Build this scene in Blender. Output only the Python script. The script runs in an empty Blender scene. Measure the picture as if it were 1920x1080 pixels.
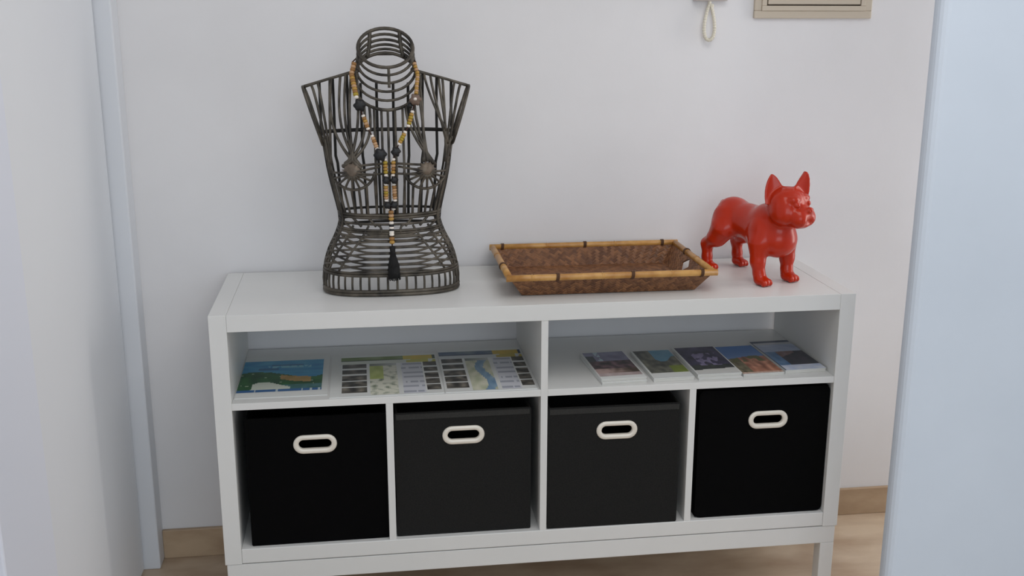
import bpy, bmesh, math, random
import numpy as np
from mathutils import Vector, Matrix, noise
random.seed(4)
C = bpy.context.scene.collection
SC = bpy.context.scene

# ------------------------------------------------------------ camera, world, lights, exposure
def make_camera():
    yaw, pit, rol, fpx = 0.1391, 0.2547, 0.0021, 2025.9
    cy, sy = math.cos(yaw), math.sin(yaw)
    fw = Vector((sy*math.cos(pit), cy*math.cos(pit), -math.sin(pit)))
    rt = Vector((cy, -sy, 0)); up = rt.cross(fw)
    r2 = rt*math.cos(rol) + up*math.sin(rol); u2 = -rt*math.sin(rol) + up*math.cos(rol)
    cam = bpy.data.cameras.new('camera'); o = bpy.data.objects.new('camera', cam); C.objects.link(o)
    m = Matrix((r2, u2, -fw)).transposed().to_4x4(); m.translation = Vector((0.337, -2.2891, 1.4123))
    o.matrix_world = m
    cam.sensor_width = 36; cam.lens = 36*fpx/1920; cam.clip_start = .02
    SC.camera = o
make_camera()
w = bpy.data.worlds.new('world'); SC.world = w; w.use_nodes = True
bg = w.node_tree.nodes['Background']; bg.inputs[0].default_value = (.86, .93, 1, 1); bg.inputs[1].default_value = .62
def area(name, loc, target, sx, sy, power, col):
    l = bpy.data.lights.new(name, 'AREA'); l.shape = 'RECTANGLE'; l.size = sx; l.size_y = sy; l.energy = power; l.color = col
    o = bpy.data.objects.new(name, l); C.objects.link(o); o.location = loc
    o.rotation_euler = (Vector(target)-Vector(loc)).to_track_quat('-Z', 'Y').to_euler(); return o
area('ceiling_light', (1.1, -1.25, 2.44), (1.1, -1.1, 0), 1.3, 1.3, 13.9, (1, .97, .95))
area('window_light', (.9, -4.6, 1.75), (.6, 0, 1.2), 2.6, 1.9, 33, (.80, .90, 1))
area('hall_light', (3.0, .02, 1.15), (1.5, .22, .55), .5, 1.7, 13, (1, .93, .87))
SC.view_settings.view_transform = 'Standard'; SC.view_settings.look = 'None'
SC.view_settings.exposure = 0; SC.view_settings.gamma = 1; SC.view_settings.use_curve_mapping = False

# ------------------------------------------------------------ helpers
def lin(r, g, b):
    f = lambda c: (c/255/12.92 if c/255 <= .04045 else ((c/255+.055)/1.055)**2.4)
    return (f(r), f(g), f(b), 1)
def mat(name, col, rough=.5, metal=0, spec=.5, coat=0):
    m = bpy.data.materials.new(name); m.use_nodes = True
    b = m.node_tree.nodes['Principled BSDF']
    b.inputs['Base Color'].default_value = col; b.inputs['Roughness'].default_value = rough
    b.inputs['Metallic'].default_value = metal; b.inputs['Specular IOR Level'].default_value = spec
    b.inputs['Coat Weight'].default_value = coat
    return m
def noisy(m, c1, c2, scale, detail=4, bump=0, bscale=None, stretch=None, lo=.35, hi=.65, bdist=.002):
    nt = m.node_tree; b = nt.nodes['Principled BSDF']
    tc = nt.nodes.new('ShaderNodeTexCoord'); src = tc.outputs['Object']
    if stretch:
        mp = nt.nodes.new('ShaderNodeMapping'); mp.inputs['Scale'].default_value = stretch
        nt.links.new(src, mp.inputs['Vector']); src = mp.outputs[0]
    n = nt.nodes.new('ShaderNodeTexNoise'); n.inputs['Scale'].default_value = scale; n.inputs['Detail'].default_value = detail
    nt.links.new(src, n.inputs['Vector'])
    r = nt.nodes.new('ShaderNodeValToRGB'); r.color_ramp.elements[0].color = c1; r.color_ramp.elements[1].color = c2
    r.color_ramp.elements[0].position = lo; r.color_ramp.elements[1].position = hi
    nt.links.new(n.outputs['Fac'], r.inputs[0]); nt.links.new(r.outputs[0], b.inputs['Base Color'])
    if bump:
        n2 = nt.nodes.new('ShaderNodeTexNoise'); n2.inputs['Scale'].default_value = bscale or scale*4; n2.inputs['Detail'].default_value = 3
        nt.links.new(src, n2.inputs['Vector'])
        bp = nt.nodes.new('ShaderNodeBump'); bp.inputs['Strength'].default_value = bump; bp.inputs['Distance'].default_value = bdist
        nt.links.new(n2.outputs['Fac'], bp.inputs['Height']); nt.links.new(bp.outputs[0], b.inputs['Normal'])
    return m
def mesh_obj(name, bm, m, parent=None, smooth=False, loc=None):
    me = bpy.data.meshes.new(name); bm.normal_update(); bm.to_mesh(me); bm.free()
    me.materials.append(m)
    return link(name, me, parent, smooth, loc)
def link(name, me, parent=None, smooth=False, loc=None):
    if smooth: me.polygons.foreach_set('use_smooth', [True]*len(me.polygons))
    o = bpy.data.objects.new(name, me); C.objects.link(o)
    if parent: o.parent = parent
    if loc is not None: o.location = loc
    return o
def empty(name, loc, label, cat, group=None, rz=0):
    o = bpy.data.objects.new(name, None); C.objects.link(o); o.location = loc; o.rotation_euler = (0, 0, rz); o.empty_display_size = .05
    return tag(o, label, cat, group)
def tag(o, label, cat, group=None):
    o['label'] = label; o['category'] = cat
    if group: o['group'] = group
    return o
def struct(o): o['kind'] = 'structure'; return o
def add_box(bm, x0, x1, y0, y1, z0, z1, bev=0, seg=2):
    t = bmesh.new()
    vs = [t.verts.new(p) for p in ((x0,y0,z0),(x1,y0,z0),(x1,y1,z0),(x0,y1,z0),(x0,y0,z1),(x1,y0,z1),(x1,y1,z1),(x0,y1,z1))]
    for f in ((0,3,2,1),(4,5,6,7),(0,1,5,4),(1,2,6,5),(2,3,7,6),(3,0,4,7)): t.faces.new([vs[i] for i in f])
    if bev: bmesh.ops.bevel(t, geom=t.edges[:], offset=bev, segments=seg, profile=.5, affect='EDGES')
    merge(bm, t)
def merge(bm, t):
    me = bpy.data.meshes.new('tmp'); t.to_mesh(me); t.free(); bm.from_mesh(me); bpy.data.meshes.remove(me)
def box(name, m, parent, *a, bev=0, seg=2):
    bm = bmesh.new(); add_box(bm, *a, bev=bev, seg=seg); return mesh_obj(name, bm, m, parent)
def add_tube(bm, pts, r, n=6, closed=False):
    pts = [Vector(p) for p in pts]; k = len(pts); rs = r if isinstance(r, (list, tuple)) else [r]*k
    rings = []; prev = None
    for i, p in enumerate(pts):
        if closed: d = pts[(i+1) % k]-pts[i-1]
        else: d = pts[min(i+1, k-1)]-pts[max(i-1, 0)]
        d.normalize()
        if prev is None:
            u = d.cross(Vector((0, 0, 1)));
            if u.length < .05: u = d.cross(Vector((1, 0, 0)))
        else: u = prev - d*prev.dot(d)
        u.normalize(); prev = u; v = d.cross(u)
        rings.append([bm.verts.new(p+(u*math.cos(6.28318*j/n)+v*math.sin(6.28318*j/n))*rs[i]) for j in range(n)])
    m = k if closed else k-1
    for i in range(m):
        a, b = rings[i], rings[(i+1) % k]
        for j in range(n): bm.faces.new((a[j], b[j], b[(j+1) % n], a[(j+1) % n]))
    if not closed: bm.faces.new(rings[0]); bm.faces.new(rings[-1][::-1])
def tube(name, m, parent, pts, r, n=6, closed=False):
    bm = bmesh.new(); add_tube(bm, pts, r, n, closed); return mesh_obj(name, bm, m, parent, True)
def add_lathe(bm, prof, n=16, mtx=None):
    rings = []
    for r, z in prof:
        rings.append([bm.verts.new((mtx or Matrix()) @ Vector((r*math.cos(6.28318*j/n), r*math.sin(6.28318*j/n), z))) for j in range(n)])
    for a, b in zip(rings, rings[1:]):
        for j in range(n): bm.faces.new((a[j], a[(j+1) % n], b[(j+1) % n], b[j]))
    bm.faces.new(rings[0][::-1]); bm.faces.new(rings[-1])

# ------------------------------------------------------------ materials
M = {}
M['wall'] = noisy(mat('white_plaster', (1, 1, 1, 1), .9, spec=.2), lin(225, 224, 225), lin(230, 229, 230), 3, bump=.12, bscale=60)
M['pier'] = noisy(mat('daylight_tinted_plaster', (1, 1, 1, 1), .9, spec=.2), lin(212, 222, 234), lin(217, 227, 239), 3, bump=.12, bscale=60)  # cool daylight cast on the right partition, put into its plaster colour
M['ceil'] = mat('ceiling_paint', lin(235, 235, 235), .9, spec=.2)
M['floor'] = noisy(mat('beige_marble', (1, 1, 1, 1), .35), lin(176, 152, 128), lin(205, 186, 163), 5, 6, stretch=(1, 2.2, 1))
M['base'] = noisy(mat('beige_marble_skirting', (1, 1, 1, 1), .4), lin(168, 143, 116), lin(192, 168, 140), 7, 6, stretch=(1, 1, 2.5))
M['door'] = noisy(mat('cream_door_paint', (1, 1, 1, 1), .55), lin(230, 233, 238), lin(233, 236, 240), 2)
M['trim'] = mat('white_gloss_trim', lin(220, 223, 228), .45)
M['frame'] = mat('white_frame_paint', lin(228, 232, 243), .45)
M['white'] = noisy(mat('white_lacquer', (1, 1, 1, 1), .38), lin(221, 222, 220), lin(226, 226, 224), 2)
M['black'] = noisy(mat('black_fabric', (1, 1, 1, 1), .95, spec=.06), (.0024, .0024, .0026, 1), (.0034, .0034, .0036, 1), 400, 2, bump=.3, bscale=900, bdist=.0006)
M['grey'] = noisy(mat('charcoal_fabric', (1, 1, 1, 1), .95, spec=.08), (.0165, .0165, .0165, 1), (.021, .021, .020, 1), 300, 2, bump=.3, bscale=900, bdist=.0006)
M['ghem'] = noisy(mat('charcoal_hem', (1, 1, 1, 1), .8, spec=.3), (.026, .026, .024, 1), (.032, .032, .030, 1), 300, 2)
M['ring'] = mat('ivory_metal', lin(232, 226, 214), .35, .1)
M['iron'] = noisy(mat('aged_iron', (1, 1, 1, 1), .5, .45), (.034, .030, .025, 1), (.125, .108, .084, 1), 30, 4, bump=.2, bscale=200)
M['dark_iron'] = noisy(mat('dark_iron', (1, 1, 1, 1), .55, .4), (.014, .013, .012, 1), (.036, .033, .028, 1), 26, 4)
M['bronze'] = noisy(mat('worn_bronze', (1, 1, 1, 1), .45, .4), (.12, .095, .07, 1), (.19, .15, .115, 1), 60)
M['bamboo'] = noisy(mat('bamboo', (1, 1, 1, 1), .35), lin(168, 116, 52), lin(204, 156, 88), 26, 4, stretch=(1, 1, 1))
M['bind'] = mat('dark_rattan_binding', lin(84, 54, 30), .6)
M['red'] = mat('glossy_red', lin(181, 42, 13), .22, spec=.32, coat=.08)
M['panelbox'] = mat('taupe_enamel', lin(196, 184, 166), .45)
M['panelgroove'] = mat('dark_groove', lin(96, 84, 70), .6)
M['intercom'] = mat('intercom_plastic', lin(205, 198, 196), .4)
M['cord'] = mat('ivory_cord', lin(226, 220, 203), .45)
M['paper'] = mat('white_paper', lin(226, 228, 226), .6)
M['page'] = mat('page_edges', lin(205, 204, 198), .7)
def attr_mat(name, rough):
    m = mat(name, (1, 1, 1, 1), rough); a = m.node_tree.nodes.new('ShaderNodeAttribute'); a.attribute_name = 'ink'
    m.node_tree.links.new(a.outputs['Color'], m.node_tree.nodes['Principled BSDF'].inputs['Base Color']); return m
M['print'] = attr_mat('printed_ink', .35)
for nm, c, rg in (('gold', (176, 136, 62), .4), ('ochre', (150, 108, 58), .5), ('tan', (188, 150, 112), .5), ('olive', (166, 142, 40), .45), ('pearl', (236, 228, 218), .25), ('jet', (16, 16, 19), .5), ('thread', (13, 12, 13), .85), ('cordbrown', (58, 30, 18), .8), ('wood', (112, 92, 80), .5)):
    M[nm] = mat(nm+'_bead', lin(*c), rg)
def weave_mat():
    m = mat('woven_rattan', (1, 1, 1, 1), .5); nt = m.node_tree; L = nt.links.new; b = nt.nodes['Principled BSDF']
    def mth(op, a, c=None):
        n = nt.nodes.new('ShaderNodeMath'); n.operation = op
        for i, v in enumerate((a, c)):
            if v is None: continue
            if isinstance(v, (int, float)): n.inputs[i].default_value = v
            else: L(v, n.inputs[i])
        return n.outputs[0]
    tc = nt.nodes.new('ShaderNodeTexCoord'); sp = nt.nodes.new('ShaderNodeSeparateXYZ'); L(tc.outputs['UV'], sp.inputs[0])
    p = mth('MULTIPLY', mth('ADD', sp.outputs[0], sp.outputs[1]), 110); q = mth('MULTIPLY', mth('SUBTRACT', sp.outputs[0], sp.outputs[1]), 110)
    fp, fq = mth('FLOOR', p), mth('FLOOR', q)
    over = mth('LESS_THAN', mth('FLOORED_MODULO', mth('ADD', fp, fq), 4), 1.5)
    wn = []
    for f, o in ((fp, 3.1), (fq, 71.7)):
        n = nt.nodes.new('ShaderNodeTexWhiteNoise'); n.noise_dimensions = '1D'; L(mth('ADD', f, o), n.inputs['W']); wn.append(n.outputs['Value'])
    mx = nt.nodes.new('ShaderNodeMix'); L(over, mx.inputs[0]); L(wn[0], mx.inputs[2]); L(wn[1], mx.inputs[3])
    nz = nt.nodes.new('ShaderNodeTexNoise'); nz.inputs['Scale'].default_value = 9; L(tc.outputs['UV'], nz.inputs['Vector'])
    v = mth('ADD', mth('MULTIPLY', mx.outputs[0], .55), mth('MULTIPLY', nz.outputs['Fac'], .5))
    r = nt.nodes.new('ShaderNodeValToRGB'); e = r.color_ramp.elements
    e[0].position = .15; e[0].color = lin(84, 50, 30); e[1].position = .85; e[1].color = lin(146, 100, 64)
    L(v, r.inputs[0]); L(r.outputs[0], b.inputs['Base Color'])
    # rounded strips give the relief
    hp = mth('ABSOLUTE', mth('SUBTRACT', mth('FRACT', p), .5)); hq = mth('ABSOLUTE', mth('SUBTRACT', mth('FRACT', q), .5))
    mh = nt.nodes.new('ShaderNodeMix'); L(over, mh.inputs[0]); L(hp, mh.inputs[2]); L(hq, mh.inputs[3])
    bp = nt.nodes.new('ShaderNodeBump'); bp.invert = True; bp.inputs['Strength'].default_value = .7; bp.inputs['Distance'].default_value = .003
    L(mh.outputs[0], bp.inputs['Height']); L(bp.outputs[0], b.inputs['Normal'])
    return m
M['weave'] = weave_mat()

# ------------------------------------------------------------ room shell
CEIL = 2.5
struct(box('floor', M['floor'], None, -.6, 3.4, -4.8, .55, -.08, 0))
struct(box('ceiling', M['ceil'], None, -.6, 3.4, -4.8, .55, CEIL, CEIL+.08))
struct(box('wall_back', M['wall'], None, -.6, 3.4, .405, .55, 0, CEIL))
bm = bmesh.new()                                                   # left wall with its door opening
add_box(bm, -.40, -.262, .335, .405, 0, CEIL); add_box(bm, -.40, -.262, -.425, .335, 2.06, CEIL); add_box(bm, -.40, -.262, -2.9, -.425, 0, CEIL)
struct(mesh_obj('wall_left', bm, M['wall']))
d1 = struct(box('door_1', M['door'], None, -.292, -.252, -.418, .332, .008, 2.05, bev=.002))
struct(box('trim_1', M['trim'], None, -.262, -.2125, .338, .405, 0, 2.12, bev=.004))
struct(box('trim_2', M['frame'], None, -.262, -.232, -.68, -.425, 0, 2.12, bev=.004))
struct(box('baseboard_left', M['base'], None, -.262, -.25, -2.9, -.68, 0, .08, bev=.002))
struct(box('baseboard_back', M['base'], None, -.2125, 3.3, .393, .405, 0, .08, bev=.002))
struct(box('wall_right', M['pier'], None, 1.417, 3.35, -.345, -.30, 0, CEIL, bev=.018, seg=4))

# ------------------------------------------------------------ console shelf unit
H = .77; W = 1.465; D = .39; T = .0377; DV = .016; ZT = H-T; ZS = ZT-.164; ZS2 = ZS-DV; ZB = ZS2-.3351; ZC = ZB-.0371
CW = (W-2*T-3*DV)/4
con = empty('shelf_unit', (W/2, D/2, 0), 'long white lacquered shelf unit with two open shelves over four bin cubbies against the wall', 'shelf unit')
def cbox(name, x0, x1, y0, y1, z0, z1, bev=.0015): return box(name, M['white'], con, x0-W/2, x1-W/2, y0-D/2, y1-D/2, z0, z1, bev=bev)
cbox('side_panel', 0, T, 0, D, ZC, H, .001); cbox('side_panel', W-T, W, 0, D, ZC, H, .001)
cbox('top_panel', T+.0003, W-T-.0003, 0, D, ZT, H-.0004, .0007)
cbox('bottom_panel', T+.0003, W-T-.0003, .0005, D, ZC+.0015, ZB)
XD = [T+CW, T+2*CW+DV, T+3*CW+2*DV]
cbox('middle_divider', XD[1], XD[1]+DV, .001, D, ZB, ZT, .0008)
cbox('divider', XD[0], XD[0]+DV, .0015, D, ZB, ZS2, .0008); cbox('divider', XD[2], XD[2]+DV, .0015, D, ZB, ZS2, .0008)
cbox('shelf', T, XD[1], .0012, D, ZS2, ZS, .0008); cbox('shelf', XD[1]+DV, W-T, .0012, D, ZS2, ZS, .0008)
FB = .134; F0, F1 = .0035, W-.0035
cbox('frame_rail', F0, F1, .002, .037, FB, ZC-.001); cbox('frame_rail', F0, F1, D-.037, D-.002, FB, ZC-.001)
cbox('frame_rail', F0, F0+.035, .037, D-.037, FB, ZC-.001); cbox('frame_rail', F1-.035, F1, .037, D-.037, FB, ZC-.001)
for x in (F0, F1-.035):
    for y in (.002, D-.037): cbox('leg', x, x+.035, y, y+.035, 0, FB)

# ------------------------------------------------------------ fabric bins
def stadium(w, h, n=10):
    r = h/2; c = w/2-r
    return [(c+r*math.cos(a), r*math.sin(a)) for a in [-math.pi/2+math.pi*i/n for i in range(n+1)]] + [(-c+r*math.cos(a), r*math.sin(a)) for a in [math.pi/2+math.pi*i/n for i in range(n+1)]]
def rrect(x0, x1, z0, z1, r, n=4):
    out = []
    for cx, cz, a0 in ((x1-r, z0+r, -90), (x1-r, z1-r, 0), (x0+r, z1-r, 90), (x0+r, z0+r, 180)):
        for i in range(n+1):
            a = math.radians(a0+90*i/n); out.append((cx+r*math.cos(a), cz+r*math.sin(a)))
    return out
def extrude_loops(bm, outer, inner, y0, y1):
    loops = []
    for y in (y0, y1):
        es = []; vv = []
        for lp in (outer, inner):
            vs = [bm.verts.new((x, y, z)) for x, z in lp]; vv.append(vs)
            es += [bm.edges.new((vs[i], vs[(i+1) % len(vs)])) for i in range(len(vs))]
        bmesh.ops.triangle_fill(bm, use_beauty=True, use_dissolve=False, edges=es); loops.append(vv)
    for k in range(2):
        a, b = loops[0][k], loops[1][k]
        for i in range(len(a)): bm.faces.new((a[i], a[(i+1) % len(a)], b[(i+1) % len(a)], b[i]))
    bmesh.ops.recalc_face_normals(bm, faces=bm.faces)
def make_bin(x0, x1, hz, y0, hx, hzc, fm, label, rz=0, rc=.004, hem=None):
    t = empty('storage_bin', ((x0+x1)/2, y0+.18, ZB), label, 'storage bin', 'fabric bins in the cubbies', rz)
    w = x1-x0; a, b = -w/2, w/2; f, k = -.18, .17; th = .005
    cx = hx-(x0+x1)/2
    slot = [(cx+p, hzc+q) for p, q in stadium(.078, .027)]
    bm = bmesh.new(); extrude_loops(bm, rrect(a, b, .0005, hz, rc), slot, f, f+th)
    mesh_obj('front_panel', bm, M[fm], t)
    bm = bmesh.new()
    add_box(bm, a+.002, a+.002+th, f+th, k, .0005, hz-.002, bev=.0015); add_box(bm, b-.002-th, b-.002, f+th, k, .0005, hz-.002, bev=.0015)
    add_box(bm, a+.002+th, b-.002-th, k-th, k, .0005, hz-.002, bev=.0015); add_box(bm, a+.002+th, b-.002-th, f+th, k-th, .0005, .006)
    mesh_obj('body', bm, M['black' if fm == 'black' else 'grey'], t)
    if hem: box('hem', M[hem], t, a+.004, b-.004, f-.0012, f+.0005, hz-.016, hz-.003, bev=.0005)
    bm = bmesh.new()
    o, i = stadium(.097, .044, 12), stadium(.073, .022, 12); rg = []
    for lp, y in ((o, .0005), (o, -.0015), ([(p*.965, q*.93) for p, q in o], -.0035), ([(p*1.05, q*1.13) for p, q in i], -.0035), (i, -.0015), (i, .006)):
        rg.append([bm.verts.new((cx+p, f+y, hzc+q)) for p, q in lp])
    for p, q in zip(rg, rg[1:]):
        for j in range(len(p)): bm.faces.new((p[j], q[j], q[(j+1) % len(p)], p[(j+1) % len(p)]))
    bmesh.ops.recalc_face_normals(bm, faces=bm.faces)
    mesh_obj('handle_ring', bm, M['ring'], t, True)['label'] = 'ivory oval handle ring'
    return t
make_bin(.0600, .3715, .309, .013, .212, .243, 'black', 'black fabric storage bin with ivory handle in the leftmost cubby', rz=.006)
make_bin(.3915, .7050, .305, .015, .548, .246, 'grey', 'charcoal grey storage bin in the cubby just left of the middle divider', hem='ghem')
make_bin(.7440, 1.0580, .303, .004, .9065, .243, 'grey', 'charcoal grey storage bin in the cubby just right of the middle divider', rz=-.008, hem='ghem')
make_bin(1.1050, 1.4260, .325, .013, 1.275, .246, 'black', 'tall black storage bin with rounded corners in the rightmost cubby', rc=.014)

# ------------------------------------------------------------ printed matter
def vn(x, y, s=0): return noise.noise(Vector((x, y, s)))*.5+.5
def mixc(a, b, t): t = max(0, min(1, t)); return tuple(p+(q-p)*t for p, q in zip(a, b))
def printed(name, parent, x0, x1, y0, y1, z, nx, ny, fn):
    vs = [(x0+(x1-x0)*i/nx, y0+(y1-y0)*j/ny, z) for j in range(ny+1) for i in range(nx+1)]
    fs = [(j*(nx+1)+i, j*(nx+1)+i+1, (j+1)*(nx+1)+i+1, (j+1)*(nx+1)+i) for j in range(ny) for i in range(nx)]
    me = bpy.data.meshes.new(name); me.from_pydata(vs, [], fs); me.materials.append(M['print'])
    at = me.color_attributes.new('ink', 'FLOAT_COLOR', 'CORNER'); cols = []
    for j in range(ny):
        for i in range(nx): cols += list(lin(*fn((i+.5)/nx, (j+.5)/ny)))*4
    at.data.foreach_set('color', cols)
    return link(name, me, parent)
WH = (226, 228, 226)
def p_map(u, v):                                                   # coastal picture map
    top = .44+.10*math.sin(u*5+.6)+.05*(vn(u*6, 3)-.5)
    if v < .06: return (52, 104, 160) if u < .2 or vn(u*20, 1) > .4 else (200, 214, 220)
    if v > top+.1:
        c = mixc((38, 132, 186), (78, 168, 200), vn(u*5, v*14, 2)*1.5-.2)
        if .68 < v < .74 and .2 < u < .45 or .82 < v < .87 and .35 < u < .75: c = mixc(c, (40, 84, 130), .6)
        if .76 < v < .82 and .3 < u < .85 and vn(u*30, v*10) > .45: c = (128, 190, 206)
        if .52 < v < .62 and .12 < u < .34: c = (190, 214, 222)
        return c
    if .48 < u < .86 and top-.07 < v < top+.11+.04*math.sin(u*9): return mixc((212, 160, 104), (150, 130, 60), vn(u*9, v*9))
    if v < .30 and .16 < u < .62 and v < .33-.62*abs(u-.3): return (222, 228, 214)
    if v < .2 and u > .5: return mixc((94, 140, 150), (40, 96, 84), vn(u*12, v*10))
    c = mixc((18, 74, 38), (52, 112, 54), vn(u*8, v*9, 5)*1.6-.3)
    if vn(u*15, v*18, 8) > .76: c = (182, 200, 170)
    return c
def leaflet(bar, bar2, tabc, mapc, seacol):
    def fn(u, v):
        if v > .86:
            if v > .955: return WH
            if u > .66: return mixc(tabc, (230, 190, 60), vn(u*12, v*12)) if u < .97 else bar2
            return bar2 if v < .885 else mixc(bar, (170, 178, 160), vn(u*7, v*9)-.35)
        if v > .78: return tabc if u > .68 and vn(u*10, v*5) > .4 else mixc(WH, bar, .12)
        for a, b, n in ((.02, .26, 5), (.86, 1.0, 5)):
            if a < u < b:
                k = (v-.03)/.15; fr = k-math.floor(k)
                if 0 < k < n and fr > .22: return mixc((46, 44, 40), (150, 142, 128), vn(u*12, v*18, n)*1.7-.5)
                return WH
        if .30 < u < .58:
            if v > .70: return mixc((120, 126, 118), WH, (u-.3)*2.6)
            if seacol:
                e = .44+.05*math.sin(v*9)
                if e < u < e+.1: return mixc((96, 132, 168), (160, 188, 206), vn(u*20, v*9))
                return mixc((222, 220, 200), (176, 184, 150), vn(u*12, v*10)*1.5-.4)
            if u < .43 and v > .38: return mixc((160, 176, 86), (206, 214, 140), vn(u*12, v*9))
            return mixc((226, 226, 210), (120, 132, 112), (vn(u*16, v*18, 3)-.5)*3)
        if .62 < u < .84:
            k = v/.115; fr = k-math.floor(k)
            if .2 < fr < .55 and vn(u*40, math.floor(k)*3.3) > .36: return (168, 172, 184)
            return (214, 216, 224)
        return WH
    return fn
def sheet(name, x0, x1, y0, y1, rz, label, img, fn, n=(64, 48), cat='leaflet', grp='printed sheets on the left shelf'):
    t = empty(name, ((x0+x1)/2, (y0+y1)/2, ZS), label, cat, grp, rz)
    a, b = (x1-x0)/2, (y1-y0)/2
    box('sheet', M['paper'], t, -a, a, -b, b, .0002, .0016)
    printed('print', t, -a+img[0]*2*a, -a+img[1]*2*a, -b+img[2]*2*b, -b+img[3]*2*b, .0020, n[0], n[1], fn)
    return t
sheet('map_sheet', .0405, .2440, .0300, .3200, 0, 'white sheet with a blue and green coastal picture map, leftmost on the shelf', (.0, .93, .12, .88), p_map, (72, 44))
sheet('leaflet', .2490, .5050, .0080, .3020, 0, 'white printed leaflet with olive green header bar, in the middle of the left shelf', (.09, .985, .02, .985), leaflet((104, 128, 58), (62, 78, 40), (196, 190, 88), 0, False))
sheet('leaflet', .5090, .7190, .0080, .3150, -.006, 'white printed leaflet with slate blue header bar and yellow tab, beside the middle divider', (.01, .99, .02, .99), leaflet((84, 104, 132), (44, 60, 88), (192, 172, 72), 0, True))

def c_b1(u, v):
    if v < .12: return mixc((206, 190, 188), (170, 150, 150), vn(u*6, v*8))
    if v > .62: c = mixc((112, 112, 136), (150, 150, 176), vn(u*4, v*6)*1.4-.2); return (176, 196, 204) if .24 < u < .36 and vn(u*20, v*10) > .45 else (c if u > .2 or v > .85 else (72, 78, 82))
    if v < .3: return mixc((190, 164, 158), (74, 60, 48), (u-.25)*1.6+vn(u*9, v*9)-.5)
    return mixc((46, 42, 40), (126, 96, 104), vn(u*8, v*9, 2)*1.9-.45)
def c_b2(u, v):
    if v < .16: return WH
    if u > .42 and v > .66+.1*math.sin(u*8): return mixc((84, 142, 172), (120, 162, 182), vn(u*5, v*5))
    if u > .6 and v < .4: return mixc((102, 122, 40), (140, 150, 60), vn(u*9, v*9))
    return mixc((62, 62, 58), (134, 134, 116), vn(u*7, v*8, 4)*1.7-.35)
def c_b3(u, v):
    if v < .14+.04*u: return (214, 214, 210)
    if .3 < v < .75 and .25 < u < .85 and vn(u*7, v*7, 6) > .48: return mixc((120, 112, 150), (160, 152, 184), vn(u*15, v*15))
    return mixc((44, 42, 62), (82, 76, 108), vn(u*5, v*6, 2)*1.5-.25) if v > .32 else mixc((40, 42, 46), (76, 84, 74), vn(u*9, v*9))
def c_b4(u, v):
    if v < .05: return mixc((226, 206, 196), (170, 120, 90), vn(u*20, 1)-.2)
    if v > .55+.14*(.5-abs(u-.7)): return mixc((60, 118, 190), (112, 142, 190), (1-v)*1.6+.3*vn(u*4, v*4))
    if v > .42 and vn(u*7, v*6, 3) > .5: return (104, 104, 62)
    if u < .3: return mixc((84, 78, 58), (150, 140, 110), vn(u*12, v*10)*1.5-.3)
    return mixc((206, 146, 118), (128, 78, 58), vn(u*8, v*9, 7)*1.9-.5)
def c_b5(u, v):
    if v > .93 or u < .03: return (70, 80, 100)
    if v > .86: return (188, 190, 196)
    if v < .17: return mixc((176, 190, 220), (222, 226, 232), vn(u*6, v*12))
    if v > .62: return mixc((150, 166, 196), (196, 204, 220), vn(u*3, v*14)*1.3-.2)
    if u < .3: return mixc((62, 104, 146), (130, 156, 188), vn(u*9, v*9))
    if v > .42+.3*(u-.3) and u < .75: return mixc((110, 84, 70), (150, 130, 140), vn(u*9, v*9))
    return mixc((44, 50, 58), (84, 76, 86), vn(u*6, v*7))
def booklet(x, y, w, d, z, th, rz, label, fn, cov=(.03, .97, .02, .98)):
    t = empty('brochure', (x, y, ZS+z), label, 'brochure', 'brochures on the right shelf', rz)
    a, b = w/2, d/2
    box('pages', M['page'], t, -a+.001, a-.001, -b+.001, b-.001, .0002, th-.0008, bev=.0006)
    bm = bmesh.new(); add_box(bm, -a, a, -b, b, th-.0008, th); add_box(bm, -a, -a+.0008, -b, b, .0002, th-.0008); mesh_obj('cover', bm, M['paper'], t)
    if fn: printed('cover_picture', t, -a+cov[0]*w, -a+cov[1]*w, -b+cov[2]*d, -b+cov[3]*d, th+.0004, 36, 44, fn)
    return t
booklet(.9180, .1180, .108, .208, 0, .006, .055, 'white brochure lying underneath the leftmost harbour picture brochure', None)
booklet(.9190, .1200, .108, .200, .0062, .006, .045, 'brochure with mauve and brown harbour photo cover, leftmost on the right shelf', c_b1, (.02, .97, .10, .98))
booklet(1.0400, .1220, .098, .208, 0, .009, .025, 'brochure with light blue sky and green field cover, second from left', c_b2, (.05, .99, .02, .98))
booklet(1.1520, .1180, .106, .214, 0, .005, .012, 'white brochure lying underneath the dark violet covered brochure', None)
booklet(1.1535, .1280, .108, .208, .0052, .006, .016, 'brochure with dark violet night photo cover, third from left', c_b3)
booklet(1.2600, .1300, .102, .212, 0, .007, .032, 'brochure with bright blue sky over a rocky orange town, second from right', c_b4, (.0, 1, .02, 1))
booklet(1.3665, .1480, .1035, .226, 0, .009, .040, 'brochure with grey sky and dark coast cover, rightmost beside the side panel', c_b5, (.0, 1, .0, 1))

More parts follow.
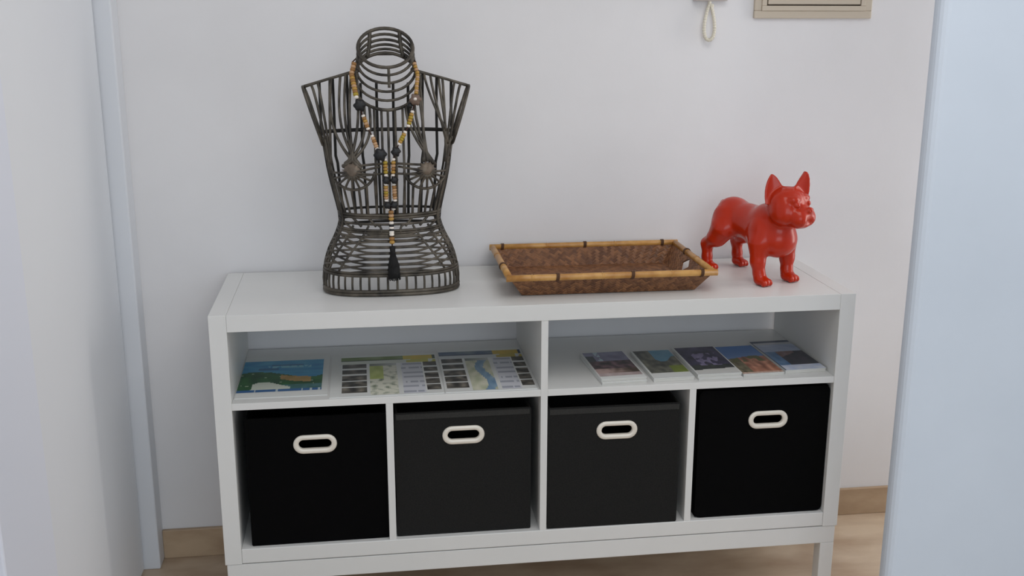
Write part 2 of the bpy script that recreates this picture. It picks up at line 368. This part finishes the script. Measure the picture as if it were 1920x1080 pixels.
# ------------------------------------------------------------ wire torso
TX, TY = .3985, .20
tor = empty('wire_torso', (TX, TY, H), 'dark iron wire torso display form standing on the white shelf unit', 'display form')
def tab(pairs):
    xs, ys = zip(*pairs)
    def f(h):                                                       # smooth (Catmull-Rom) profile
        if h <= xs[0]: return ys[0]
        if h >= xs[-1]: return ys[-1]
        i = max(j for j in range(len(xs)) if xs[j] <= h); i = min(i, len(xs)-2); t = (h-xs[i])/(xs[i+1]-xs[i])
        p0, p1, p2, p3 = ys[max(i-1, 0)], ys[i], ys[i+1], ys[min(i+2, len(xs)-1)]
        return .5*(2*p1+(p2-p0)*t+(2*p0-5*p1+4*p2-p3)*t*t+(3*p1-p0-3*p2+p3)*t**3)
    return f
A = tab([(0, .156), (.03, .1575), (.07, .152), (.1, .142), (.13, .127), (.16, .1165), (.18, .1160), (.21, .122), (.25, .131), (.29, .1385), (.345, .146), (.38, .158), (.42, .170), (.468, .1835), (.51, .187)])
BF = tab([(0, .085), (.05, .09), (.09, .087), (.13, .071), (.17, .057), (.21, .056), (.25, .060), (.29, .062), (.34, .062), (.38, .058), (.42, .050), (.468, .034), (.51, .018)])
BB = tab([(0, .045), (.07, .06), (.13, .05), (.18, .045), (.3, .06), (.42, .055), (.468, .035), (.51, .018)])
BX, BH = .083, .288                                                # bust centres
def yfront(x, h):
    s = min(1, abs(x)/max(A(h), 1e-4)); e = 3.0
    y = -BF(h)*(1-s**e)**(1/1.9)
    for sg in (-1, 1):
        y -= .034*math.exp(-((x-sg*BX*.97)**2+(h-BH+.004)**2)/(2*.036**2))*(1-s**6)
    return y
def yback(x, h):
    s = min(1, abs(x)/max(A(h), 1e-4)); return BB(h)*(1-s**2.6)**(1/2)
def PF(x, h): x = max(-A(h), min(A(h), x)); return (x, yfront(x, h), h)
def PB(x, h): x = max(-A(h), min(A(h), x)); return (x, yback(x, h), h)
WR = .0027
def wire(name, pts, r=WR, closed=False, m='iron'): return tube(name, M[m], tor, pts, [q*1.13 for q in r] if isinstance(r, list) else r*1.13, 6, closed)
def interp(a, b, n): return [a+(b-a)*i/n for i in range(n+1)]
def shoulder(x): t = (abs(x)-.060)/(.1835-.060); return .503-.035*t    # height of the shoulder line
# base ring, its band, closing back bar
def ring_pts(h, n=56, back=True, infl=0):
    out = []
    for i in range(n):
        a = -1.66+3.32*i/(n-1); s, c = math.sin(a), math.cos(a)
        x = A(h)*math.copysign(abs(s)**.72, s)
        y = -BF(h)*abs(c)**.8 if c >= 0 else BB(h)*abs(c)**.8
        out.append((x, y, h))
    return out
bm = bmesh.new()
for z in (.0045, .0115): add_tube(bm, [(p[0], p[1], z) for p in ring_pts(.004)], .0045, 8)
mesh_obj('base_ring', bm, M['iron'], tor, True)
half = lambda h, n=40: [PF(A(h)*math.sin(-1.5708+math.pi*i/n), h) for i in range(n+1)]
halfb = lambda h, n=24: [PB(A(h)*math.sin(-1.5708+math.pi*i/n), h) for i in range(n+1)]
wire('hip_band', half(.050), .0032); wire('hip_band', half(.056), .0027)
# upright bars of the base, set in pairs with rounded ends
bars = interp(-.150, .150, 21)
for i, x in enumerate(bars):
    xx = .156*math.sin(x/.150*1.45)
    wire('base_bar', [PF(xx*A(h)/.157, h) for h in (.012, .018, .03, .042, .05)], .0024)
for sg in (-1, 1):
    for k in range(2):
        xx = sg*(.1575-.0015*k*k)
        wire('base_bar', [PF(xx, h) if k else (xx*A(h)/.1575, .012*k, h) for h in (.012, .03, .05, .058)], .0030)
# hips: two crossing families of flowing wires
for k in range(7):
    h0 = .063+.0138*k
    for fam in (-1, 1):
        for sg in (-1, 1):
            pts = []
            for i in range(17):
                t = i/16; rise = fam*(.0010+.040*max(0, t-.22)**1.25); sag = .0075*(k/6)*math.cos(t*2.4)
                h = min(max(h0+rise-sag, .056), .172)
                pts.append(PF(sg*A(h)*math.sin(t*1.5708), h))
            wire('hip_wire', pts, .0022)
for sg in (-1, 1):
    for k in range(4):                                               # flank wires along the silhouette
        off = .0035*k
        wire('flank_wire', [(sg*(A(h)-off*.7), -.012*k+.008, h) for h in interp(.03, .355, 30)], .0027)
    for k in range(1, 3):
        wire('flank_wire', [(sg*(A(h)-.005*k), .014*k, h) for h in interp(.03, .355, 24)], .0026)
    for k in range(3):                                               # slanting wires of the hip
        wire('hip_wire', [PF(sg*A(h)*math.sin(1.45-.28*k-.9*(h-.06)/.1*(.3+.1*k)), h) for h in interp(.058, .16, 14)], .0023)
# waist
for h, r in ((.186, .0032), (.180, .0030), (.166, .0026), (.152, .0030), (.147, .0024), (.138, .0025)):
    wire('waist_wire', [(p[0], p[1]-.001, p[2]-.004*(1-abs(p[0])/.13)) for p in half(h, 30)], r)
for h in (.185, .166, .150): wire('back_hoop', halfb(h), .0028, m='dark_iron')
for sg in (-1, 1):
    wire('navel_wire', [PF(sg*x, h) for x, h in ((.032, .163), (.024, .158), (.021, .150), (.022, .141))], .0024)
    for x0, x1 in ((.052, .033), (.088, .066)):
        wire('waist_brace', [PF(sg*(x0+(x1-x0)*t), .180-.022*t) for t in interp(0, 1, 5)], .0026)
# rib cage below the bust
for sg in (-1, 1):
    arc = [PF(sg*(BX+.051*math.cos(a)), BH+.004+.047*math.sin(a)) for a in [math.radians(d) for d in range(188, 358, 8)]]
    wire('bust_arc', arc, .0029)
    for x0, x1 in ((.034, .030), (.052, .050), (.069, .064), (.086, .078), (.103, .090), (.117, .101)):
        ya = BH+.004-.047*math.sqrt(max(0, 1-((x0-BX)/.051)**2))
        wire('rib_wire', [PF(sg*(x0+(x1-x0)*t), ya+(.183-ya)*t) for t in interp(0, 1, 8)], .0026)
    for d in (176, 196, 214, 232, 251, 270, 289, 308, 326, 344):      # rays from the nipple plate down to the arc
        a = math.radians(d); R = .050 if d > 185 else .062
        pts = []
        for t in interp(.012, 1, 7):
            rr = .009+(R-.009)*t
            pts.append(PF(sg*(BX+rr*math.cos(a)*1.02), BH+.004*t+rr*.95*math.sin(a)))
        wire('bust_ray', pts, [.0046-.0022*min(1, i/3) for i in range(8)])
    # wires falling from the shoulder to the plate: steep on one side, slanting outwards on the other
    if sg < 0: starts = [(.040, .428), (.052, .4355), (.066, .500), (.078, .498), (.090, .495), (.102, .491), (.122, .486)]
    else: starts = [(.040, .428), (.050, .4345), (.060, .443), (.066, .500), (.072, .499), (.084, .496), (.098, .492), (.116, .487)]
    for i, (xs, hs) in enumerate(starts):
        n = len(starts)-1; al = math.radians(158-150*i/n); xe, he = BX-.021*math.cos(al), BH+.004+.016*math.sin(al)
        if sg > 0 and i > 4: xe, he = .126+.004*(i-4), .372-.030*(i-5)
        pts = []
        for t in interp(0, 1, 18):
            q = t**3.4 if sg < 0 else t**1.7
            x = xs+(xe-xs)*q+(.006 if sg < 0 else .004)*math.sin(math.pi*t)*(1 if i > 2 else -.4); h = hs+(he-hs)*t
            pts.append(PF(sg*x, h))
        wire('chest_wire', pts, [.0027]*13+[.0028, .003, .0033, .0037, .0041, .0044])
    for i, (xs, hs, xe, he) in enumerate(((.152, .477, .128, .300), (.166, .473, .134, .315), (.1835, .468, .136, .300), (.125, .485, .130, .305))):
        wire('side_wire', [PF(sg*(xs+(xe-xs)*t**.8), hs+(he-hs)*t) for t in interp(0, 1, 16)], .0027)
    # shoulder line and the arm opening
    wire('shoulder_bar', [(sg*x, -.010+.006*((x-.06)/.12), shoulder(x)+.002*math.sin((x-.06)*25)) for x in interp(.056, .184, 12)], .0031)
    wire('shoulder_bar', [(sg*x, .020-.012*((x-.06)/.12), shoulder(x)+.001) for x in interp(.056, .184, 8)], .0029)
    arm = []
    for i in range(25):
        a = 6.28318*i/24
        t = .5+.5*math.cos(a); h = .338+.131*t; bow = .006*math.sin(math.pi*t)
        arm.append((sg*(.1465+(.186-.1465)*t**1.25+bow*.3), -.004-.040*math.sin(a)*(1-.35*t), h))
    wire('arm_hoop', arm[:-1], .0030, True)
# breastbone wires
for x, h1, h0 in ((0, .420, .186), (-.014, .421, .186), (.016, .421, .186), (-.030, .425, .186), (.033, .426, .186)):
    wire('breastbone_wire', [PF(x, h) for h in interp(h1, h0, 16)], .0025)
wire('chest_band', [PF(x, .303-.02*abs(x)) for x in interp(-.075, .075, 12)], .0026)
wire('chest_band', [PF(x, .280-.25*(abs(x)-.02)**2) for x in interp(-.07, .07, 12)], .0024)
for sg in (-1, 1):                                                   # worn star plates at the bust tips
    bm = bmesh.new(); n = 44; rings = []
    for k, (f, dy) in enumerate(((1, .0015), (.97, -.0032), (.55, -.0052), (.15, -.0062))):
        ring = []
        for j in range(n):
            a = 6.28318*j/n; rr = (.0165+.0055*max(0, math.cos(11*a/1.0))*(1 if k < 2 else 0))*f
            x, h = BX+rr*1.05*math.cos(a), BH+.002+rr*.95*math.sin(a); q = PF(sg*x, h); ring.append(bm.verts.new((q[0], q[1]+dy, q[2])))
        rings.append(ring)
    for p, q in zip(rings, rings[1:]):
        for j in range(n): bm.faces.new((p[j], p[(j+1) % n], q[(j+1) % n], q[j]))
    bm.faces.new(rings[0][::-1]); bm.faces.new(rings[-1]); bmesh.ops.recalc_face_normals(bm, faces=bm.faces)
    mesh_obj('bust_plate', bm, M['bronze'], tor, True)['label'] = 'worn bronze star plate at the tip of the bust'
# back of the cage
for x in (-.15, -.12, -.088, -.058, -.022, .016, .05, .083, .115, .148):
    top = shoulder(x) if abs(x) > .06 else .475
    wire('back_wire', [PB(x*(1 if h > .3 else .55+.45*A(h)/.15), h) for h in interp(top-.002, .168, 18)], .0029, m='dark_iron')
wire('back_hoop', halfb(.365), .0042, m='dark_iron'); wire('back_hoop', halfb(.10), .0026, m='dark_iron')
# neck of tilted rings
def neck_pt(k, ph, dr=0):
    t = k/5; r = .0615+.0150*t*t+dr; tau = math.radians(42+10*t); hc = .5530-.0735*t; yc = .004-.006*t
    return (r*math.sin(ph), yc-r*math.cos(ph)*math.cos(tau), hc-r*math.cos(ph)*math.sin(tau))
for k in range(6):
    wire('neck_ring', [neck_pt(k, 6.28318*i/36) for i in range(36)], .0036 if k in (0, 5) else .0029, True)
for ph, k1 in ((2.55, 5), (-2.55, 5), (1.75, 5), (-1.75, 5), (.08, 2.6), (1.2, 1.2), (-1.2, 1.2)):
    wire('neck_strut', [neck_pt(k, ph, -.001) for k in interp(0, k1, 10)], .0040 if abs(ph) > 2 else .0032)

# ------------------------------------------------------------ bead necklace hanging on the torso
nk = empty('bead_necklace', (TX, TY, H), 'long ochre and white bead necklace with black tassel hung around the torso neck', 'necklace')
bead_me = {}
def bead(p, r, m, flat=.75, d=(0, 0, 1)):
    key = (m, r, flat)
    if key not in bead_me:
        bm = bmesh.new(); add_lathe(bm, [(r*.45, -r*flat), (r*.85, -r*flat*.7), (r, 0), (r*.85, r*flat*.7), (r*.45, r*flat)], 8)
        me = bpy.data.meshes.new('bead'); bm.normal_update(); bm.to_mesh(me); bm.free(); me.materials.append(M[m])
        me.polygons.foreach_set('use_smooth', [True]*len(me.polygons)); bead_me[key] = me
    o = link('bead', bead_me[key], nk, False, p); o.rotation_mode = 'QUATERNION'; o.rotation_quaternion = Vector(d).to_track_quat('Z', 'Y')
    return o
def NP(x, h, off=.0095):
    if h > .44: y = -.056+.62*(h-.44)                                  # beside the neck
    else: y = min(yfront(x, h), yfront(x*.6, h)) 
    return Vector((x, y-off, h))
def strand(a, b, n, cols, r=.0062, caps=(True, True)):
    pa, pb = Vector(a), Vector(b)
    for i in range(n):
        t = (i+.5)/n; x, h = pa.x+(pb.x-pa.x)*t, pa.y+(pb.y-pa.y)*t
        d = NP(pb.x, pb.y)-NP(pa.x, pa.y)
        c = 'pearl' if (i == 0 and caps[0]) or (i == n-1 and caps[1]) else cols[i % len(cols)]
        bead(NP(x, h), r if c != 'pearl' else r*.85, c, .62, d)
def flower(x, h, r, m='jet'):
    bm = bmesh.new(); p = NP(x, h, .012); n = 30; ring = []
    for y, s in ((.004, .7), (.001, 1), (-.004, .95), (-.007, .5)):
        ring.append([bm.verts.new((p.x+r*s*(1+.11*math.cos(6*6.28318*j/n)+.07*math.sin(4*6.28318*j/n))*math.cos(6.28318*j/n), p.y+y, p.z+r*s*(1+.11*math.cos(6*6.28318*j/n)+.07*math.sin(4*6.28318*j/n))*math.sin(6.28318*j/n))) for j in range(n)])
    for a, b in zip(ring, ring[1:]):
        for j in range(n): bm.faces.new((a[j], a[(j+1) % n], b[(j+1) % n], b[j]))
    bm.faces.new(ring[0][::-1]); bm.faces.new(ring[-1]); bmesh.ops.recalc_face_normals(bm, faces=bm.faces)
    o = mesh_obj('carved_flower' if m == 'jet' else 'wooden_disc', bm, M[m], nk, True)
NECK = []
def cordline(pts, m='cordbrown', r=.0016): tube('cord', M[m], nk, pts, r, 5)
# the cord passes behind the neck, down both sides and through all the beads
cordline([NP(-.0085, .216), NP(-.0086, .256), NP(-.008, .274), NP(-.0095, .316), NP(-.0185, .3243), NP(-.0252, .334), NP(-.037, .367), NP(-.0437, .378), NP(-.0554, .411), NP(-.063, .4315), NP(-.068, .4485), NP(-.0769, .4972), (-.0745, -.010, .522), (-.062, .03, .532), (-.03, .058, .535), (.0, .064, .535), (.03, .058, .535), (.058, .03, .532), (.0665, -.008, .522), NP(.0692, .4963), NP(.0627, .4508), NP(.061, .4408), NP(.0547, .4187), NP(.0434, .3824), NP(.038, .3742), NP(.0208, .3438), NP(.0146, .3285), NP(.0095, .3156), NP(.0073, .274), NP(.0092, .2558), NP(.0106, .216)])
cordline([NP(.0012, .212), NP(.0012, .16), NP(.0014, .112)])
strand((-.0700, .5215), (-.0769, .4972), 4, ('ochre', 'tan'), .0062, (False, False))
strand((-.0769, .4972), (-.0675, .4460), 9, ('ochre', 'gold', 'ochre', 'gold', 'tan', 'gold', 'ochre', 'olive'), .0064, (False, True))
flower(-.0610, .4315, .0135)
strand((-.0550, .4110), (-.0437, .3777), 6, ('tan', 'ochre', 'gold'), .0056)
strand((-.0371, .3675), (-.0252, .3339), 6, ('tan', 'tan', 'ochre'), .0056)
flower(-.0195, .3240, .0140)
strand((.0620, .5215), (.0692, .4963), 4, ('tan', 'gold'), .0052, (False, False))
strand((.0692, .4963), (.0632, .4540), 9, ('gold', 'tan'), .0050, (False, False))
flower(.0611, .4430, .0125, 'wood'); bead(NP(.0605, .4450, .019), .0042, 'pearl'); flower(.0500, .4300, .0065)
strand((.0552, .4190), (.0434, .3824), 6, ('olive', 'gold'), .0056)
strand((.0382, .3745), (.0212, .3438), 6, ('olive', 'gold', 'olive'), .0056)
flower(.0150, .3300, .0105)
strand((-.0093, .3165), (-.0081, .2742), 6, ('gold', 'olive', 'gold'), .0056); strand((.0095, .3165), (.0073, .2740), 6, ('ochre', 'gold', 'tan'), .0056)
flower(-.0080, .2665, .0085); flower(.0100, .2670, .0085)
strand((-.0090, .2600), (-.0085, .2164), 7, ('olive', 'gold', 'tan'), .0056); strand((.0090, .2600), (.0106, .2160), 7, ('tan', 'ochre', 'tan'), .0056)
flower(-.0060, .2085, .0085); flower(.0085, .2090, .0085)
bead(NP(-.0055, .2000), .0046, 'pearl'); bead(NP(.0075, .2000), .0046, 'pearl')
for h, c in ((.192, 'ochre'), (.184, 'tan'), (.1765, 'gold'), (.1675, 'pearl'), (.1610, 'jet'), (.1565, 'pearl'), (.1520, 'jet'), (.1475, 'pearl'), (.1425, 'pearl'), (.1335, 'ochre'), (.1260, 'gold')):
    bead(NP(.0012, h), .0065 if c not in ('jet', 'pearl') else .006, c, .6)
bm = bmesh.new(); p0 = NP(.0014, .118); p1 = Vector((.0044, PF(0, .06)[1]-.014, .046))
add_tube(bm, [p0+(p1-p0)*t for t in (0, .08, .16, .22, .5, .8, 1)], [.005, .0066, .0062, .0048, .0105, .0135, .0125], 12)
for i in range(26):
    a = 6.28318*i/26; q = Vector((math.cos(a)*.0125, math.sin(a)*.0125, 0)); e = p1+q*(1+.15*random.random())
    add_tube(bm, [p0+(p1-p0)*.22+q*.36, p0+(p1-p0)*.6+q*.95, e+Vector((0, 0, -.003*random.random()))], .0013, 4)
mesh_obj('tassel', bm, M['thread'], nk, True)['label'] = 'black thread tassel'

# ------------------------------------------------------------ rattan tray with bamboo rim
RX0, RX1, RY0, RY1, RH = .660, 1.1355, .0480, .3780, .0495
BX0, BX1, BY0, BY1 = .692, 1.1010, .0800, .3480
cx, cy = (RX0+RX1)/2, (RY0+RY1)/2
tr = empty('rattan_tray', (cx, cy, H), 'rectangular brown woven rattan tray with bamboo rim lying on the white shelf unit', 'tray', rz=-.004)
def panel(name, a, b, c, d, hole=None, th=.0035):
    """slab on corners a,b (bottom) c,d (top), with an optional diamond opening; UV in metres"""
    a, b, c, d = map(Vector, (a, b, c, d)); n = (b-a).cross(d-a).normalized()*th
    ub = (b-a).length; vb = (d-a).length
    def P(s, t, k): lo = a+(b-a)*s; hi = d+(c-d)*s; return lo+(hi-lo)*t+n*k
    bm = bmesh.new(); uvl = bm.loops.layers.uv.new('UVMap'); uvs = {}
    outer = [(i/8, 0) for i in range(8)]+[(1, j/2) for j in range(2)]+[(1-i/8, 1) for i in range(8)]+[(0, 1-j/2) for j in range(2)]
    sides = []
    for k in (0, 1):
        es = []; ls = []
        for lp in [outer]+([hole] if hole else []):
            vs = []
            for s, t in lp: v = bm.verts.new(P(s, t, k)); uvs[v] = (s*ub, t*vb); vs.append(v)
            es += [bm.edges.new((vs[i], vs[(i+1) % len(vs)])) for i in range(len(vs))]; ls.append(vs)
        bmesh.ops.triangle_fill(bm, use_beauty=True, edges=es); sides.append(ls)
    for la, lb in zip(*sides):
        for i in range(len(la)): bm.faces.new((la[i], la[(i+1) % len(la)], lb[(i+1) % len(la)], lb[i]))
    bmesh.ops.recalc_face_normals(bm, faces=bm.faces)
    for f in bm.faces:
        for l in f.loops: l[uvl].uv = uvs[l.vert]
    return mesh_obj(name, bm, M['weave'], tr)
X0, X1, Y0, Y1 = RX0-cx, RX1-cx, RY0-cy, RY1-cy; x0, x1, y0, y1 = BX0-cx, BX1-cx, BY0-cy, BY1-cy
z0, z1 = .001, RH
dia = [(.5, .22), (.585, .56), (.5, .86), (.415, .56)]
panel('base', (x0, y0, z0), (x1, y0, z0), (x1, y1, z0), (x0, y1, z0))
panel('front_panel', (x1, y0, z0), (x0, y0, z0), (X0, Y0, z1), (X1, Y0, z1))
panel('back_panel', (x0, y1, z0), (x1, y1, z0), (X1, Y1, z1), (X0, Y1, z1))
panel('end_panel', (x0, y0, z0), (x0, y1, z0), (X0, Y1, z1), (X0, Y0, z1), dia)
panel('end_panel', (x1, y1, z0), (x1, y0, z0), (X1, Y0, z1), (X1, Y1, z1), dia)
def rim(p, q, nodes, binds):
    p, q = Vector(p), Vector(q); bm = bmesh.new(); r = .0078
    ts = sorted({0, 1}.union(*[{n-.012, n-.003, n, n+.003, n+.012} for n in nodes])); ts = [t for t in ts if 0 <= t <= 1]
    add_tube(bm, [p+(q-p)*t for t in ts], [r*1.13 if any(abs(t-n) < .001 for n in nodes) else r*.95 if any(abs(abs(t-n)-.003) < .0005 for n in nodes) else r for t in ts], 12)
    o = mesh_obj('bamboo_rim', bm, M['bamboo'], tr, True)
    d = (q-p).normalized()
    for t in binds:
        c = p+(q-p)*t; bm = bmesh.new()
        for k in (-.0026, 0, .0026):
            pts = []
            for i in range(12):
                a = 6.28318*i/12; s = Vector((0, 0, 1)); u = d.cross(s); pts.append(c+d*(k+.0012*math.sin(a))+(u*math.cos(a)+s*math.sin(a))*(r*1.12))
            add_tube(bm, pts, .0014, 5, True)
        mesh_obj('binding', bm, M['bind'], tr, True)
e = .008
rim((X0-e, Y0, z1), (X1+e, Y0, z1), (.12, .45, .78), (.238, .592, .925)); rim((X0-e, Y1, z1), (X1+e, Y1, z1), (.3, .66), (.065, .50, .915))
rim((X0, Y0+e, z1), (X0, Y1-e, z1), (.3, .7), (.35,)); rim((X1, Y0+e, z1), (X1, Y1-e, z1), (.4,), (.66,))

# ------------------------------------------------------------ red bulldog figurine (one continuous surface from blended volumes)
def dog():
    import openvdb as vdb
    vs = .0019; lo = np.array([-.16, -.09, -.012]); n = np.array([200, 96, 156])
    X, Y, Z = np.meshgrid(*[lo[i]+vs*np.arange(n[i]) for i in range(3)], indexing='ij')
    P = np.stack([X, Y, Z], -1).astype(np.float32)
    S = [None]
    def smin(a, b, k): h = np.clip(.5+.5*(b-a)/k, 0, 1); return b+(a-b)*h-k*h*(1-h)
    def add(d, k=.012): S[0] = d if S[0] is None else smin(S[0], d, k)
    def sub(d, k=.004): S[0] = -smin(-S[0], d, k)
    def ell(c, r, rot=None):
        q = P-np.array(c, np.float32)
        if rot is not None: q = q @ np.array(rot, np.float32)
        r = np.array(r, np.float32); k0 = np.linalg.norm(q/r, axis=-1); k1 = np.linalg.norm(q/(r*r), axis=-1)+1e-9
        return k0*(k0-1)/k1
    def cap(a, b, ra, rb):
        a, b = np.array(a, np.float32), np.array(b, np.float32); ba = b-a
        t = np.clip(((P-a)@ba)/(ba@ba), 0, 1); return np.linalg.norm(P-a-t[..., None]*ba, axis=-1)-(ra+(rb-ra)*t)
    def chain(pts, k=.008, k0=.014):
        d = None
        for (a, ra), (b, rb) in zip(pts, pts[1:]): c = cap(a, b, ra, rb); d = c if d is None else smin(d, c, k)
        add(d, k0)
    # trunk
    add(ell((.052, 0, .122), (.062, .052, .057)))                      # rib cage
    add(ell((-.015, 0, .132), (.075, .043, .045)), .02)                # loin
    add(ell((-.070, 0, .145), (.042, .045, .040)), .018)               # rump
    add(ell((.093, 0, .108), (.042, .047, .045)), .016)                # brisket
    add(ell((-.108, 0, .163), (.010, .009, .010)), .010)               # stub tail
    add(cap((.070, 0, .148), (.118, 0, .183), .046, .036), .018)       # neck
    for s in (-1, 1):
        add(ell((.070, s*.043, .112), (.030, .018, .040)), .012)       # shoulder
        chain([((.076, s*.046, .098), .023), ((.078, s*.0465, .055), .0172), ((.082, s*.044, .026), .0135), ((.085, s*.043, .014), .0138)])
        add(ell((.094, s*.043, .0105), (.021, .0165, .0115)), .008)    # fore paw
        for j in (-1, 0, 1): add(ell((.108, s*.043+j*.0095, .008), (.009, .0058, .0085)), .003)
        add(ell((-.066, s*.038, .122), (.034, .019, .042)), .012)      # haunch
        f = -.006 if s < 0 else 0
        chain([((-.060, s*.040, .110), .031), ((-.076, s*.044, .086), .0235), ((-.104+f, s*.046, .064), .0150), ((-.101+f, s*.047, .030), .0122), ((-.100+f, s*.047, .013), .0115)])
        add(ell((-.090+f, s*.047, .010), (.021, .0155, .0105)), .008)
        for j in (-1, 0, 1): add(ell((-.076+f, s*.047+j*.009, .0075), (.0085, .0055, .008)), .003)
    # head, turned a little towards its left
    a = math.radians(14); b = math.radians(6); ca, sa = math.cos(a), math.sin(a)
    R = np.array([[ca, -sa, 0], [sa, ca, 0], [0, 0, 1]]); hc = np.array([.122, -.003, .194]); HS = 1.08
    def hp(x, y, z): return tuple(hc+HS*(R@np.array([x, y, z])))
    def he(c, r, k): add(ell(hp(*c), tuple(HS*q for q in r), R), k)
    he((-.002, 0, .005), (.040, .044, .036), .014)                     # skull
    he((.004, -.026, -.014), (.028, .022, .027), .012); he((.004, .026, -.014), (.028, .022, .027), .012)   # cheeks
    he((.030, 0, -.013), (.026, .032, .020), .008)                     # muzzle
    he((.036, -.017, -.023), (.020, .0170, .0200), .006); he((.036, .017, -.023), (.020, .0170, .0200), .006)   # flews
    he((.028, 0, -.036), (.023, .021, .011), .007)                     # chin
    he((.053, 0, -.004), (.007, .0105, .0070), .003)                   # nose
    he((.026, -.020, .017), (.011, .0135, .009), .007); he((.026, .020, .017), (.011, .0135, .009), .007)     # brows
    for s in (-1, 1):
        sub(ell(hp(.0395, s*.0215, .0065), (.009, .0090, .0075), R), .004)   # eye socket
        he((.0330, s*.0210, .0065), (.0078, .0076, .0070), .002)             # eye
        sub(ell(hp(.0595, s*.0045, -.004), (.003, .0022, .0022)), .001)
        # bat ear: cupped cone
        base = np.array((.104, -.031, .212) if s < 0 else (.122, .029, .216)); tip = np.array((.092, -.033, .2655) if s < 0 else (.131, .037, .2715))
        ax = tip-base; ln = np.linalg.norm(ax); ax /= ln
        fwd = R@(np.array([.72, -.60, 0]) if s < 0 else np.array([.85, -.30, 0])); fwd -= ax*(fwd@ax); fwd /= np.linalg.norm(fwd); sd = np.cross(ax, fwd)
        q = P-base.astype(np.float32); t = (q@ax)/ln; u = q@sd; v = q@fwd
        tt = np.clip(t, -.3, 1.05); wdt = .0235*np.clip(1-np.clip(tt, 0, 1)**1.8, 0.0, 1)**.72+.0008
        cup = .0075*(1-np.clip((u/np.maximum(wdt, .004))**2, 0, 1.5))*(1-.3*np.clip(tt, 0, 1))
        d2 = np.sqrt((u/np.maximum(wdt, .0015))**2+((v+cup-.004)/.0062)**2)-1
        d = np.maximum(d2*np.minimum(.0062, wdt), np.maximum((t-1)*ln, (-.25-t)*ln)*.9)
        add(d.astype(np.float32), .006)
    sub(cap(hp(.056, -.0, -.012), hp(.055, 0, -.034), .0014, .0014), .0015)
    sub(cap(hp(.046, -.033, -.036), hp(.056, 0, -.030), .0013, .0013), .0015); sub(cap(hp(.046, .033, -.036), hp(.056, 0, -.030), .0013, .0013), .0015)
    sub(cap(hp(.051, -.019, .004), hp(.051, .019, .004), .0014, .0014), .003)
    D_ = np.maximum(S[0], -Z).astype(np.float32)
    g = vdb.FloatGrid(background=1.0); g.copyFromArray(np.ascontiguousarray(D_)); 
    pts, quads = g.convertToQuads(0.0)[:2]
    pts = np.asarray(pts)*vs+lo
    me = bpy.data.meshes.new('bulldog_figurine'); me.from_pydata(pts.tolist(), [], np.asarray(quads)[:, ::-1].tolist()); me.update()
    bm = bmesh.new(); bm.from_mesh(me); bmesh.ops.smooth_vert(bm, verts=bm.verts, factor=.5, use_axis_x=True, use_axis_y=True, use_axis_z=True)
    bmesh.ops.recalc_face_normals(bm, faces=bm.faces); bm.to_mesh(me); bm.free()
    me.materials.append(M['red'])
    o = link('bulldog_figurine', me, None, True, (1.2795, .2045, H+.0005)); o.rotation_euler = (0, 0, math.atan2(-.93, .37))
    tag(o, 'glossy red bulldog figurine standing on the right end of the white shelf unit', 'figurine')
dog()

# ------------------------------------------------------------ things on the wall
ep = empty('electrical_panel', (1.4805, .405, 1.52), 'taupe metal electrical panel cover on the white wall above the red figurine', 'electrical panel')
def ring_frame(name, m, parent, w, h, bw, y0, y1, bev):
    bm = bmesh.new(); a, b = w/2, h/2
    for q in ((-a, a, y0, y1, -b, -b+bw), (-a, a, y0, y1, b-bw, b), (-a, -a+bw, y0, y1, -b+bw, b-bw), (a-bw, a, y0, y1, -b+bw, b-bw)): add_box(bm, *q, bev=bev)
    return mesh_obj(name, bm, m, parent)
ring_frame('outer_frame', M['panelbox'], ep, .311, .27, .019, -.010, 0, .002)
ring_frame('inner_frame', M['panelbox'], ep, .274, .233, .0125, -.0125, 0, .0012)
box('groove', M['panelgroove'], ep, -.126, .126, -.004, -.001, -.105, .105)
box('door', M['panelbox'], ep, -.1212, .1225, -.0115, -.004, -.1005, .1025, bev=.001)
ic = empty('intercom', (1.2085, .405, 1.53), 'pale intercom handset on the wall with a looped ivory cord hanging below it', 'intercom')
box('base_plate', M['intercom'], ic, -.044, .044, -.022, 0, -.103, .10, bev=.005, seg=3)
bm = bmesh.new(); add_tube(bm, [(-.022, -.034, z) for z in interp(-.096, .09, 12)], [.013, .0165, .0175, .016, .013, .012, .0115, .012, .013, .016, .0175, .0165, .013], 12)
mesh_obj('handset', bm, M['intercom'], ic, True)
loop = []
for i in range(21):
    t = i/20; a = 6.28318*t
    loop.append((-.001+.0185*math.sin(a)*(.35+.65*(.5-.5*math.cos(a))), -.012-.006*math.sin(a/2), -.110-.088*(.5-.5*math.cos(a))))
bm = bmesh.new(); add_tube(bm, loop, .0040, 8)
for i in range(1, 20):                                               # the fine winding of the cord
    p, q = Vector(loop[i]), Vector(loop[i+1]); d = (q-p).normalized(); u = d.cross(Vector((0, 1, 0))).normalized(); v = d.cross(u)
    for k in (0, .5): c = p+(q-p)*k; add_tube(bm, [c+(u*math.cos(6.28318*j/8)+v*math.sin(6.28318*j/8))*.0042 for j in range(8)], .0009, 4, True)
mesh_obj('cord_loop', bm, M['cord'], ic, True)['label'] = 'looped ivory cord'
bm = bmesh.new(); add_tube(bm, [(-.002, -.012, -.100), (-.0015, -.012, -.112)], .0045, 8); add_lathe(bm, [(.002, -.004), (.0042, -.002), (.0042, .002), (.002, .004)], 10, Matrix.Translation((.005, -.014, -.114)))
mesh_obj('cord_clip', bm, M['cord'], ic, True)
